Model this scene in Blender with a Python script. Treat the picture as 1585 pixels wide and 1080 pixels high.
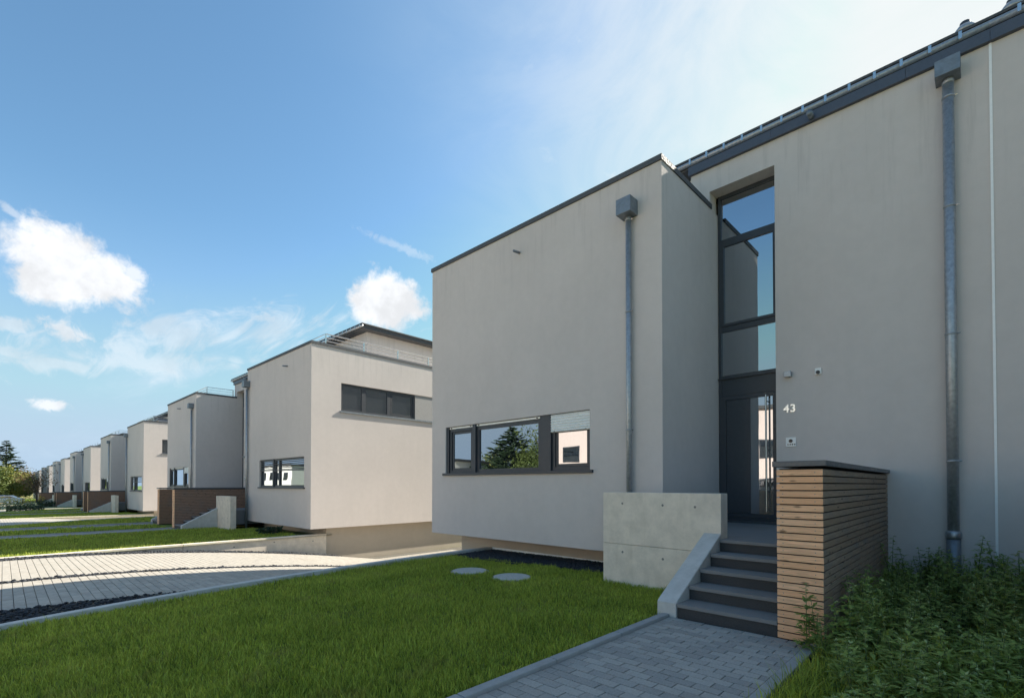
import bpy, bmesh, math, random
import numpy as np
from mathutils import Vector, Matrix
R = math.radians
for o in list(bpy.data.objects): bpy.data.objects.remove(o)
scene = bpy.context.scene
COL = scene.collection

# ------------------------------------------------------------------ camera
TH = R(43.98); PITCH = R(0.8); EYE = 1.47
cd = bpy.data.cameras.new('camera'); cam = bpy.data.objects.new('camera', cd); COL.objects.link(cam)
cd.sensor_width = 36; cd.lens = 36 * 760 / 1585; cd.shift_y = 199.4 / 1585; cd.shift_x = 0
cd.clip_start = 0.05; cd.clip_end = 6000
cam.location = (0, 0, EYE); cam.rotation_euler = (R(90) + PITCH, 0, TH)
scene.camera = cam

# ------------------------------------------------------------------ light
SUN = Vector((1.0, 6.5, 4.6)).normalized()          # direction towards the sun
EL = math.asin(SUN.z); AZ = math.atan2(SUN.x, SUN.y)
sl = bpy.data.lights.new('sun', 'SUN'); sl.energy = 4.1; sl.angle = R(0.5); sl.color = (1, 0.94, 0.82)
so = bpy.data.objects.new('sun', sl); COL.objects.link(so)
so.rotation_euler = (-SUN).to_track_quat('-Z', 'Y').to_euler(); so.location = (20, 60, 60)
scene.view_settings.view_transform = 'Standard'; scene.view_settings.look = 'None'
scene.view_settings.gamma = 1; scene.view_settings.use_curve_mapping = False
scene.view_settings.exposure = 1.5

class NT:
    """tiny node-tree helper"""
    def __init__(s, nt): s.nt = nt; nt.nodes.clear()
    def n(s, t, **kw):
        nd = s.nt.nodes.new(t)
        for k, v in kw.items():
            if k == 'i':
                for a, b in v.items():
                    if isinstance(b, bpy.types.NodeSocket): s.nt.links.new(b, nd.inputs[a])
                    else: nd.inputs[a].default_value = b
            else: setattr(nd, k, v)
        return nd
    def math(s, op, a, b=None, c=None, clamp=False):
        nd = s.nt.nodes.new('ShaderNodeMath'); nd.operation = op; nd.use_clamp = clamp
        for j, x in enumerate((a, b, c)):
            if x is None: continue
            if isinstance(x, bpy.types.NodeSocket): s.nt.links.new(x, nd.inputs[j])
            else: nd.inputs[j].default_value = x
        return nd.outputs[0]
    def vm(s, op, a, b=None):
        nd = s.nt.nodes.new('ShaderNodeVectorMath'); nd.operation = op
        for j, x in enumerate((a, b)):
            if x is None: continue
            if isinstance(x, bpy.types.NodeSocket): s.nt.links.new(x, nd.inputs[j])
            else: nd.inputs[j].default_value = x
        return nd.outputs['Value'] if op in ('DOT_PRODUCT', 'LENGTH', 'DISTANCE') else nd.outputs[0]
    def noise(s, vec, scale, detail=4, rough=.55, dist=0.0):
        nd = s.n('ShaderNodeTexNoise', i={'Scale': scale, 'Detail': detail, 'Roughness': rough, 'Distortion': dist})
        if vec is not None: s.nt.links.new(vec, nd.inputs['Vector'])
        return nd.outputs['Fac']
    def ramp(s, fac, a, b, lo=0.0, hi=1.0):
        nd = s.n('ShaderNodeMapRange', interpolation_type='SMOOTHSTEP')
        nd.inputs['From Min'].default_value = a; nd.inputs['From Max'].default_value = b
        nd.inputs['To Min'].default_value = lo; nd.inputs['To Max'].default_value = hi
        s.nt.links.new(fac, nd.inputs['Value']); return nd.outputs[0]
    def mix(s, fac, a, b):
        nd = s.n('ShaderNodeMix', data_type='RGBA')
        for k, x in ((0, fac), (6, a), (7, b)):
            if isinstance(x, bpy.types.NodeSocket): s.nt.links.new(x, nd.inputs[k])
            else: nd.inputs[k].default_value = x if k == 0 else (*x, 1) if len(x) == 3 else x
        return nd.outputs[2]

def sky_dir(u, v):
    fw0 = Vector((-math.sin(TH), math.cos(TH), 0)); r = Vector((math.cos(TH), math.sin(TH), 0)); up0 = Vector((0, 0, 1))
    fw = fw0 * math.cos(PITCH) + up0 * math.sin(PITCH); up = up0 * math.cos(PITCH) - fw0 * math.sin(PITCH)
    return (fw + r * (u - 792.5) / 760 - up * (v - 739.4) / 760).normalized()

def build_world():
    w = bpy.data.worlds.new('World'); scene.world = w; w.use_nodes = True
    t = NT(w.node_tree)
    sky = t.n('ShaderNodeTexSky', sky_type='NISHITA', sun_disc=False, sun_elevation=EL, sun_rotation=AZ)
    sky.air_density = 1.0; sky.dust_density = 0.45; sky.ozone_density = 2.2; sky.altitude = 200
    d = t.vm('NORMALIZE', t.n('ShaderNodeTexCoord').outputs['Generated'])
    sep = t.n('ShaderNodeSeparateXYZ', i={0: d}); dz = sep.outputs[2]
    # flat cloud-deck coordinates
    inv = t.math('DIVIDE', 1.0, t.math('ADD', t.math('MAXIMUM', dz, 0.0), 0.10))
    deck = t.n('ShaderNodeVectorMath', operation='SCALE', i={0: d, 'Scale': inv}).outputs[0]
    wisp_v = t.n('ShaderNodeMapping', i={'Vector': deck, 'Rotation': (0, 0, R(28)), 'Scale': (0.55, 1.5, 0.6)}).outputs[0]
    w1 = t.noise(wisp_v, 1.3, 7, .6, .5)
    w2 = t.noise(deck, .55, 2, .5)
    wisp = t.math('MULTIPLY', t.ramp(w1, .50, .78), t.ramp(w2, .42, .62))
    # thin sheet of high haze round the sun (forward scattering)
    cs = t.math('MAXIMUM', t.vm('DOT_PRODUCT', d, tuple(SUN)), 0.0)
    veil = t.math('MULTIPLY', t.math('POWER', t.ramp(cs, .38, 1.02), 2.0), t.ramp(t.noise(deck, 2.3, 7, .62, .8), .28, .62, .55, 1.0))
    rag = t.math('MULTIPLY', t.ramp(cs, .66, .88), t.ramp(t.noise(deck, 3.4, 9, .68, .9), .40, .70))
    veil = t.math('MAXIMUM', veil, t.math('MULTIPLY', rag, .95))
    thin = t.math('MAXIMUM', t.math('MULTIPLY', wisp, .6), t.math('MULTIPLY', veil, .9))
    # cumulus heads: a domed body cut by noise
    cum = None; shade = None
    fine = t.noise(d, 22, 8, .62, .3)
    coarse = t.noise(d, 7, 3, .5)
    small = t.noise(d, 48, 7, .66, .5)
    streak = t.noise(t.n('ShaderNodeMapping', i={'Vector': deck, 'Rotation': (0, 0, R(20)), 'Scale': (.7, 2.2, .8)}).outputs[0], 2.6, 8, .66, .9)
    CL = [((98, 402), 100, 92, 0, 1.0), ((150, 425), 92, 66, 20, 1.0), ((85, 440), 84, 58, 6, 1.0), ((205, 425), 32, 22, 0, .8), ((597, 472), 66, 50, 0, 1.0),
          ((98, 510), 52, 22, 12, .75), ((76, 626), 34, 14, 4, .85), ((410, 493), 28, 11, 0, .45), ((12, 500), 70, 24, 0, .5), ((10, 545), 40, 18, 20, .4),
          ((340, 515), 270, 38, -14, .45), ((240, 560), 220, 30, -6, .40), ((622, 383), 70, 8, 16, .26), ((18, 328), 34, 10, 38, .4), ((60, 560), 110, 26, 0, .4),
          ((-260, 300), 150, 70, 0, 1.0), ((-520, 480), 180, 60, 0, 1.0)]
    for (u, v), a, b, rot, dens in CL:
        c = sky_dir(u, v); k = (sky_dir(u + 1, v) - c).length
        e1 = Vector((0, 0, 1)).cross(c).normalized() * -1; e2 = e1.cross(c) * 1
        if e2.z < 0: e2 = -e2
        cr, sr = math.cos(R(-rot)), math.sin(R(-rot))
        f1 = e1 * cr + e2 * sr; f2 = e2 * cr - e1 * sr
        x = t.math('DIVIDE', t.vm('DOT_PRODUCT', d, tuple(f1)), a * k)
        y = t.math('DIVIDE', t.vm('DOT_PRODUCT', d, tuple(f2)), b * k)
        q = t.math('SQRT', t.math('ADD', t.math('MULTIPLY', x, x), t.math('MULTIPLY', y, y)))
        front = t.math('GREATER_THAN', t.vm('DOT_PRODUCT', d, tuple(c)), 0.5)
        if b >= 40:
            q = t.math('ADD', q, t.math('MULTIPLY', t.math('SUBTRACT', fine, .5), 1.35))
            q = t.math('ADD', q, t.math('MULTIPLY', t.math('SUBTRACT', small, .5), .5))
            q = t.math('ADD', q, t.math('MULTIPLY', t.math('SUBTRACT', coarse, .5), .6)); r0, r1 = .52, 1.0
        elif a < 80:
            q = t.math('ADD', q, t.math('MULTIPLY', t.math('SUBTRACT', small, .5), 2.6)); r0, r1 = .25, 1.05
        else:
            q = t.math('ADD', q, t.math('MULTIPLY', t.math('SUBTRACT', streak, .52), 4.5)); r0, r1 = -.1, 1.15
        m = t.math('MULTIPLY', t.math('MULTIPLY', t.ramp(q, r0, r1, 1.0, 0.0), dens), front)
        cum = m if cum is None else t.math('MAXIMUM', cum, m)
    lit = t.ramp(t.noise(d, 14, 6, .6), .35, .6, .82, 1.0)
    cc = t.n('ShaderNodeCombineColor', i={0: t.math('MULTIPLY', lit, 4.25), 1: t.math('MULTIPLY', lit, 4.35), 2: t.math('MULTIPLY', lit, 4.5)}).outputs[0]
    thin_c = t.mix(t.ramp(cs, .55, .93), (2.7, 3.4, 4.0), (3.85, 4.0, 4.05))
    # slightly clearer, cooler blue as in the photograph
    soft = t.n('ShaderNodeMix', data_type='RGBA', blend_type='DARKEN', i={0: 1.0, 6: sky.outputs[0], 7: (4.2, 3.9, 4.0, 1)}).outputs[2]
    base = t.n('ShaderNodeMix', data_type='RGBA', blend_type='MULTIPLY', i={0: 1.0, 6: soft, 7: (.74, .925, .90, 1)}).outputs[2]
    base = t.mix(t.ramp(dz, -.02, .45, .92, 0), base, (1.95, 2.66, 3.5))
    col = t.mix(thin, base, thin_c)
    col = t.mix(cum, col, cc)
    bg = t.n('ShaderNodeBackground', i={'Color': col, 'Strength': 0.085})
    out = t.n('ShaderNodeOutputWorld', i={'Surface': bg.outputs[0]})
build_world()

# ------------------------------------------------------------------ materials
M = {}
def mat(name, col, rough=.7, metal=0, spec=.5):
    m = bpy.data.materials.new(name); m.use_nodes = True; t = NT(m.node_tree)
    b = t.n('ShaderNodeBsdfPrincipled', i={'Roughness': rough, 'Metallic': metal, 'Specular IOR Level': spec})
    b.inputs['Base Color'].default_value = (*col, 1)
    t.n('ShaderNodeOutputMaterial', i={0: b.outputs[0]}); M[name] = m
    t.b = b; t.col = col; return t
def setc(t, sock, inp='Base Color'): t.nt.links.new(sock, t.b.inputs[inp])
def bump(t, h, strength, dist):
    bn = t.n('ShaderNodeBump', i={'Height': h, 'Strength': strength, 'Distance': dist}); setc(t, bn.outputs[0], 'Normal')
def pos(t): return t.n('ShaderNodeNewGeometry').outputs['Position']
def obj_rand(t): return t.n('ShaderNodeObjectInfo').outputs['Random']
def scale(c, k): return tuple(x * k for x in c)

def m_plaster(name, c):
    t = mat(name, c, .92, spec=.25); p = pos(t)
    big = t.noise(p, .55, 4, .6); mid = t.noise(p, 6, 5, .65)
    st = t.noise(t.n('ShaderNodeMapping', i={'Vector': p, 'Scale': (2.6, 2.6, .22)}).outputs[0], 1.4, 5, .6)
    f = t.math('ADD', t.math('MULTIPLY', t.ramp(big, .3, .7), .45), t.math('ADD', t.math('MULTIPLY', t.ramp(mid, .3, .7), .3), t.math('MULTIPLY', t.ramp(st, .35, .7), .16)))
    ob = t.n('ShaderNodeTexCoord').outputs['Object']; oz = t.n('ShaderNodeSeparateXYZ', i={0: ob}).outputs[2]
    drip = t.math('MULTIPLY', t.ramp(t.noise(t.n('ShaderNodeMapping', i={'Vector': p, 'Scale': (9, 9, .55)}).outputs[0], 1.0, 6, .65), .50, .72), t.ramp(oz, 4.9, 6.9))
    grain = t.noise(p, 260, 2, .6)
    col = t.mix(f, scale(c, .93), scale(c, 1.06))
    col = t.mix(t.ramp(grain, .35, .7, 0, .22), col, scale(c, .72))
    col = t.mix(t.math('MULTIPLY', drip, .30), col, scale(c, .55))
    setc(t, col)
    bump(t, t.math('ADD', t.noise(p, 420, 2, .6), t.math('MULTIPLY', t.noise(p, 90, 2, .5), .8)), .55, .0025)
m_plaster('plaster', (.62, .56, .52))
m_plaster('plaster_basement', (.50, .43, .345))
m_plaster('plaster_pink', (.70, .58, .53))

def m_concrete(name, c):
    t = mat(name, c, .85, spec=.3); p = pos(t)
    f = t.ramp(t.noise(p, 4.5, 8, .7), .28, .74); st = t.noise(t.n('ShaderNodeMapping', i={'Vector': p, 'Scale': (5, 5, .5)}).outputs[0], 1.5, 6, .62)
    col = t.mix(f, scale(c, .87), scale(c, 1.10)); col = t.mix(t.ramp(st, .5, .78, 0, .3), col, (c[0] * .68, c[1] * .66, c[2] * .58))
    pores = t.n('ShaderNodeTexVoronoi', i={'Vector': p, 'Scale': 42.0}).outputs['Distance']
    sparse = t.ramp(t.noise(p, 11, 3, .6), .44, .56)
    pm = t.math('MULTIPLY', t.ramp(pores, .05, .13, 1, 0), sparse)
    col = t.mix(t.math('MULTIPLY', pm, .7), col, scale(c, .35)); setc(t, col)
    bump(t, t.math('SUBTRACT', t.noise(p, 70, 4, .6), t.math('MULTIPLY', pm, 2.0)), .35, .003)
m_concrete('concrete', (.77, .67, .545)); m_concrete('concrete_pale', (.56, .54, .50)); m_concrete('tie_hole_shade', (.26, .24, .21))
m_concrete('kerbstone', (.36, .35, .335))

def m_stone(name, c, v=.25, sc=30, rand=.3, rough=.8):
    t = mat(name, c, rough, spec=.3); p = pos(t)
    f = t.ramp(t.noise(p, sc, 5, .65), .3, .7); col = t.mix(f, scale(c, 1 - v), scale(c, 1 + v))
    r = obj_rand(t); col = t.mix(t.math('MULTIPLY', t.ramp(r, 0, 1), 1.0), t.mix(rand, col, scale(c, .6)), t.mix(rand, col, (c[0] * 1.45, c[1] * 1.42, c[2] * 1.36)))
    d = t.noise(p, 1.1, 4, .6); col = t.mix(t.ramp(d, .5, .75, 0, .35), col, (c[0] * .72, c[1] * .66, c[2] * .58)); setc(t, col)
    bump(t, t.noise(p, 220, 3, .6), .4, .002)
m_stone('path_paver', (.36, .335, .305), .16, 60, .30); m_stone('joint_sand', (.035, .033, .028), .3, 50, 0)
m_stone('drive_paver', (.40, .365, .315), .14, 9, .22); m_stone('drive_joint', (.13, .12, .10), .3, 50, 0)
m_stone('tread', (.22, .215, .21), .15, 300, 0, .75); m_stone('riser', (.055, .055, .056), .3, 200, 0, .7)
m_stone('gravel', (.04, .043, .05), .5, 25, 0, .8); m_stone('soil', (.06, .045, .032), .4, 20, 0, .95)
m_stone('asphalt', (.34, .31, .27), .2, 60, 0); m_stone('bounce_paving', (.55, .49, .42), .12, 15, 0)  # street tones lightened and warmed to bounce light onto the facades
m_stone('manhole', (.50, .48, .43), .2, 40, .1)

def m_drive_far():
    t = mat('drive_far', (.42, .40, .36), .85); p = t.n('ShaderNodeTexCoord').outputs['Object']
    br = t.n('ShaderNodeTexBrick', i={'Vector': p, 'Scale': 1.0, 'Mortar Size': .006, 'Brick Width': .24, 'Row Height': .12, 'Color1': (.42, .385, .335, 1), 'Color2': (.37, .34, .30, 1), 'Mortar': (.13, .12, .10, 1)})
    setc(t, br.outputs[0])
m_drive_far()

def m_metal(name, c, rough, metal, v=.2, sc=18):
    t = mat(name, c, rough, metal); p = pos(t); f = t.ramp(t.noise(p, sc, 6, .65, .6), .3, .7)
    setc(t, t.mix(f, scale(c, 1 - v), scale(c, 1 + v))); setc(t, t.ramp(t.noise(p, sc * 2, 3), .3, .7, rough * .8, min(1, rough * 1.25)), 'Roughness')
m_metal('anthracite', (.042, .047, .056), .42, .0, .08); m_metal('fascia_metal', (.085, .095, .118), .45, .35, .06)
m_metal('zinc', (.37, .385, .40), .42, .6, .18, 20); m_metal('zinc_dark', (.20, .225, .25), .45, .5, .15, 8)
m_metal('stainless', (.62, .60, .57), .22, 1.0, .05); m_metal('alu_light', (.90, .90, .87), .45, .1, .05)
m_metal('cap_metal', (.10, .105, .112), .4, .4, .1); m_metal('white_plastic', (.86, .85, .82), .4, 0, .03)
m_metal('black_plastic', (.015, .015, .017), .3, 0, .1); m_metal('window_box', (.20, .205, .215), .4, .4, .08)
m_metal('car_white', (.75, .76, .78), .25, 0, .03); m_metal('car_blue', (.03, .07, .28), .25, .2, .05); m_metal('tyre', (.02, .02, .02), .8, 0, .2)
m_metal('coping_metal', (.075, .08, .088), .7, 0, .08); m_metal('number_metal', (.96, .93, .86), .35, .85, .02); m_metal('panel_grey', (.30, .29, .28), .6, 0, .08)
m_metal('roof_dark', (.06, .062, .066), .7, 0, .2)

def m_glass(name, refl, body):
    m = bpy.data.materials.new(name); m.use_nodes = True; t = NT(m.node_tree)
    df = t.n('ShaderNodeBsdfDiffuse', i={'Color': (*body, 1)})
    gl = t.n('ShaderNodeBsdfGlossy', i={'Color': (.86, .92, .98, 1), 'Roughness': .004})
    wob = t.n('ShaderNodeBump', i={'Height': t.noise(pos(t), 1.3, 1, .4), 'Strength': .09, 'Distance': .02})
    t.nt.links.new(wob.outputs[0], gl.inputs['Normal'])
    fr = t.n('ShaderNodeFresnel', i={'IOR': 1.5}).outputs[0]
    mx = t.n('ShaderNodeMixShader', i={0: t.math('ADD', t.math('MULTIPLY', fr, 1.3), refl, clamp=True), 1: df.outputs[0], 2: gl.outputs[0]})
    t.n('ShaderNodeOutputMaterial', i={0: mx.outputs[0]}); M[name] = m
m_glass('glass', .40, (.012, .014, .015)); m_glass('glass_dim', .12, (.03, .035, .04))

def m_wood(name, c, grey):
    t = mat(name, c, .75, spec=.25); p = t.n('ShaderNodeTexCoord').outputs['Object']; r = obj_rand(t)
    off = t.n('ShaderNodeCombineXYZ', i={0: t.math('MULTIPLY', r, 37.0), 1: t.math('MULTIPLY', r, 11.0), 2: t.math('MULTIPLY', r, 23.0)}).outputs[0]
    q = t.vm('ADD', p, off)
    g = t.noise(t.n('ShaderNodeMapping', i={'Vector': q, 'Scale': (3, 3, 60)}).outputs[0], 1.6, 6, .6, .5)
    col = t.mix(t.ramp(g, .3, .7), scale(c, .78), scale(c, 1.18))
    col = t.mix(t.ramp(r, 0, 1, 0, .55), col, (c[0] * .86, c[1] * .74, c[2] * .62))
    col = t.mix(t.ramp(t.noise(q, 2.2, 4, .6), .45, .75, 0, grey), col, (.20, .18, .165))
    kn = t.n('ShaderNodeTexVoronoi', i={'Vector': t.n('ShaderNodeMapping', i={'Vector': q, 'Scale': (4.2, 4.2, 14)}).outputs[0], 'Scale': 1.0}).outputs['Distance']
    col = t.mix(t.ramp(kn, .06, .20, .9, 0), col, scale(c, .25)); setc(t, col)
    bump(t, g, .25, .002)
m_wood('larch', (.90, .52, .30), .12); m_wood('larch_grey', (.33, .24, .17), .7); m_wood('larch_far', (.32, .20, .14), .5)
mat('wood_gap', (.012, .010, .009), .9)

def m_leaf(name, c1, c2, sc=4, trans=.25, fine=90):
    m = bpy.data.materials.new(name); m.use_nodes = True; t = NT(m.node_tree); p = pos(t)
    col = t.mix(t.ramp(t.noise(p, sc, 3, .6), .32, .68), c1, c2)
    wn = t.n('ShaderNodeNewGeometry').outputs['Random Per Island'] if fine is None else t.noise(p, fine, 2, .6)
    col = t.mix(t.ramp(wn, .35, .7, 0, .6), col, tuple(min(1, x * 1.55) for x in c2)) if fine is not None else t.mix(wn, t.mix(.55, col, (.035, .06, .008)), t.mix(.55, col, tuple(min(1, x * 1.7) for x in c2)))
    if fine is None: col = t.mix(t.ramp(t.noise(p, 2.6, 4, .65), .54, .72, 0, .55), col, (.36, .31, .09))
    b = t.n('ShaderNodeBsdfPrincipled', i={'Base Color': col, 'Roughness': .55, 'Specular IOR Level': .35})
    tr = t.n('ShaderNodeBsdfTranslucent', i={'Color': col})
    mx = t.n('ShaderNodeMixShader', i={0: trans, 1: b.outputs[0], 2: tr.outputs[0]})
    t.n('ShaderNodeOutputMaterial', i={0: mx.outputs[0]}); M[name] = m
m_leaf('grass_blade', (.20, .27, .028), (.46, .51, .075), 1.1, .35, None); m_leaf('grass_ground', (.05, .07, .014), (.08, .10, .02), 3, 0, 40)
m_leaf('grass_far', (.10, .15, .02), (.165, .225, .03), .9, 0, 14)
m_leaf('weed_leaf', (.11, .165, .036), (.25, .32, .075), 2.2, .35, 30); m_leaf('weed_pale', (.22, .29, .11), (.34, .40, .17), 5, .3, 50)
m_leaf('conifer', (.018, .036, .020), (.035, .060, .026), .5, .1, 3); m_leaf('broad_yellow', (.12, .135, .022), (.22, .22, .04), .5, .25, 3)
m_leaf('broad_green', (.05, .08, .02), (.10, .13, .03), .5, .25, 3); m_leaf('hedge_yellow', (.35, .27, .02), (.5, .38, .03), 2, .2, 8); m_leaf('hedge_dark', (.02, .04, .02), (.045, .07, .03), 2, .2, 8)
m_leaf('autumn', (.10, .06, .03), (.16, .11, .05), 1, .2, 5)
mat('bark', (.075, .055, .042), .9); mat('stem', (.10, .14, .05), .7)

# ------------------------------------------------------------------ mesh helpers
class MB:
    def __init__(s): s.v = []; s.f = []
    def add(s, vs, fs):
        b = len(s.v); s.v += [tuple(x) for x in vs]; s.f += [tuple(i + b for i in f) for f in fs]; return s
    def box(s, x0, x1, y0, y1, z0, z1):
        if x0 > x1: x0, x1 = x1, x0
        if y0 > y1: y0, y1 = y1, y0
        if z0 > z1: z0, z1 = z1, z0
        return s.add([(x0, y0, z0), (x1, y0, z0), (x1, y1, z0), (x0, y1, z0), (x0, y0, z1), (x1, y0, z1), (x1, y1, z1), (x0, y1, z1)],
                     [(0, 3, 2, 1), (4, 5, 6, 7), (0, 1, 5, 4), (1, 2, 6, 5), (2, 3, 7, 6), (3, 0, 4, 7)])
    def tube(s, pts, r, n=12, cap=True):
        pts = [Vector(p) for p in pts]; rs = r if isinstance(r, (list, tuple)) else [r] * len(pts); vs = []; fs = []
        for i, p in enumerate(pts):
            d = (pts[min(i + 1, len(pts) - 1)] - pts[max(i - 1, 0)]).normalized()
            a = d.cross(Vector((0, 0, 1)) if abs(d.z) < .9 else Vector((1, 0, 0))).normalized(); b = d.cross(a)
            for k in range(n):
                t = 2 * math.pi * k / n; vs.append(p + (a * math.cos(t) + b * math.sin(t)) * rs[i])
        for i in range(len(pts) - 1):
            for k in range(n):
                fs.append((i * n + k, i * n + (k + 1) % n, (i + 1) * n + (k + 1) % n, (i + 1) * n + k))
        if cap: fs.append(tuple(range(n))[::-1]); fs.append(tuple(range((len(pts) - 1) * n, len(pts) * n)))
        return s.add(vs, fs)
    def prism(s, poly, vec):
        n = len(poly); v = Vector(vec); vs = [Vector(p) for p in poly]; vs += [p + v for p in vs]
        fs = [tuple(range(n))[::-1], tuple(range(n, 2 * n))] + [(i, (i + 1) % n, n + (i + 1) % n, n + i) for i in range(n)]
        return s.add(vs, fs)
    def build(s, name, m, parent=None, smooth=False, bevel=0, recalc=True):
        me = bpy.data.meshes.new(name); me.from_pydata(s.v, [], s.f)
        if recalc or bevel:
            bm = bmesh.new(); bm.from_mesh(me)
            if recalc: bmesh.ops.recalc_face_normals(bm, faces=bm.faces)
            if bevel:
                es = [e for e in bm.edges if len(e.link_faces) == 2 and e.calc_face_angle(0) > .5]
                bmesh.ops.bevel(bm, geom=es, offset=bevel, segments=2, affect='EDGES', profile=.6)
            bm.to_mesh(me); bm.free()
        me.materials.append(M[m])
        if smooth: me.polygons.foreach_set('use_smooth', [True] * len(me.polygons))
        o = bpy.data.objects.new(name, me); COL.objects.link(o)
        if parent: o.parent = parent
        return o
def B(*a): return MB().box(*a)

def tag(o, label=None, cat=None, group=None, kind=None):
    for k, v in (('label', label), ('category', cat), ('group', group), ('kind', kind)):
        if v: o[k] = v
    return o
def empty(name, loc=(0, 0, 0), rz=0):
    o = bpy.data.objects.new(name, None); COL.objects.link(o); o.location = loc; o.rotation_euler = (0, 0, rz); o.empty_display_size = .2
    return o
KIDS = {}
def copy_tree(o, parent=None, skip=()):
    c = o.copy(); COL.objects.link(c); c.parent = parent
    for ch in o.children:
        if ch.name.split('.')[0] not in skip: copy_tree(ch, c, skip)
    return c
def np_mesh(name, verts, polys_sizes, loops, m, parent=None, smooth=False):
    me = bpy.data.meshes.new(name); nv = len(verts)
    me.vertices.add(nv); me.vertices.foreach_set('co', np.asarray(verts, dtype=np.float32).ravel())
    me.loops.add(len(loops)); me.loops.foreach_set('vertex_index', np.asarray(loops, dtype=np.int32))
    ps = np.asarray(polys_sizes, dtype=np.int32); st = np.concatenate([[0], np.cumsum(ps)[:-1]]).astype(np.int32)
    me.polygons.add(len(ps)); me.polygons.foreach_set('loop_start', st); me.polygons.foreach_set('loop_total', ps)
    me.update(calc_edges=True); me.validate()
    me.materials.append(M[m])
    if smooth: me.polygons.foreach_set('use_smooth', [True] * len(ps))
    o = bpy.data.objects.new(name, me); COL.objects.link(o)
    if parent: o.parent = parent
    return o

# ------------------------------------------------------------------ levels (pair coordinates: x = 0 on the party line)
PER = 26.6; DZ = -0.36; ANG = R(0.8); PX = 0.1
def pair_loc(n):
    if n == 0: return Vector((PX, 0, 0)), 0.0
    c, s = math.cos(ANG), math.sin(ANG); d = PER * (n - 1)
    px, py = -16.6 - d * c, 7.31 - d * s
    return Vector((px - (9.9 * c - 7.31 * s), py - (9.9 * s + 7.31 * c), DZ * n)), ANG
YS = -3.4                                        # street end of the plots
def kerb_z(y): return .005 - .195 * (max(0., 8 - y) / 8) ** 2.6
XK = -8.55                                       # kerb wall centre, left plot
def lawn_l(x, y):                                # left-hand lawn
    t = min(1, max(0, (-2.76 - x) / (-2.76 - XK))); return (1 - t) * -.02 + t * (kerb_z(y) - .085)
def lawn_r(x, y):
    t = min(1, max(0, (x - 2.76) / (9.65 - 2.76))); return (1 - t) * -.02 + t * .05
def drive_z(x, y):                               # x in pair coordinates, drive on the left of the pair
    b = -.19 - (.018 * (-12 - x) if x < -12 else 0.0)
    return b - (.0244 * max(0., y - .5) ** 1.68 if y < 9.5 else .0244 * 9 ** 1.68)

rng = random.Random(7)

# ------------------------------------------------------------------ the semi-detached house
def front(sx, y0):                              # a = distance from the party line, d = outward
    return lambda a, d, z: (sx * a, y0 - d, z)
def side(sx, x0): return lambda a, d, z: (sx * (x0 + d), a, z)
def mbox(mb, f, a0, a1, d0, d1, z0, z1):
    p, q = f(a0, d0, z0), f(a1, d1, z1); mb.box(p[0], q[0], p[1], q[1], p[2], q[2]); return mb
def panel(mb, f, a0, a1, z0, z1, holes, depth=.14):
    As = sorted({a0, a1, *[h[i] for h in holes for i in (0, 1)]}); Zs = sorted({z0, z1, *[h[i] for h in holes for i in (2, 3)]})
    inside = lambda a, z: any(h[0] < a < h[1] and h[2] < z < h[3] for h in holes)
    for i in range(len(As) - 1):
        for j in range(len(Zs) - 1):
            if inside((As[i] + As[i + 1]) / 2, (Zs[j] + Zs[j + 1]) / 2): continue
            mb.add([f(As[i], 0, Zs[j]), f(As[i + 1], 0, Zs[j]), f(As[i + 1], 0, Zs[j + 1]), f(As[i], 0, Zs[j + 1])], [(0, 1, 2, 3)])
    for h in holes:
        for (p, q) in (((h[0], h[2]), (h[1], h[2])), ((h[1], h[2]), (h[1], h[3])), ((h[1], h[3]), (h[0], h[3])), ((h[0], h[3]), (h[0], h[2]))):
            mb.add([f(p[0], 0, p[1]), f(q[0], 0, q[1]), f(q[0], -depth, q[1]), f(p[0], -depth, p[1])], [(0, 1, 2, 3)])
def frame_ring(f, a0, a1, z0, z1, w, d0, d1):
    mb = MB()
    mbox(mb, f, a0, a0 + w, d0, d1, z0, z1); mbox(mb, f, a1 - w, a1, d0, d1, z0, z1)
    mbox(mb, f, a0 + w, a1 - w, d0, d1, z0, z0 + w); mbox(mb, f, a0 + w, a1 - w, d0, d1, z1 - w, z1); return mb
def pane(name, f, a0, a1, z0, z1, d, m, par):
    return mbox(MB(), f, a0, a1, d - .012, d, z0, z1).build(name, m, par)

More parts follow.
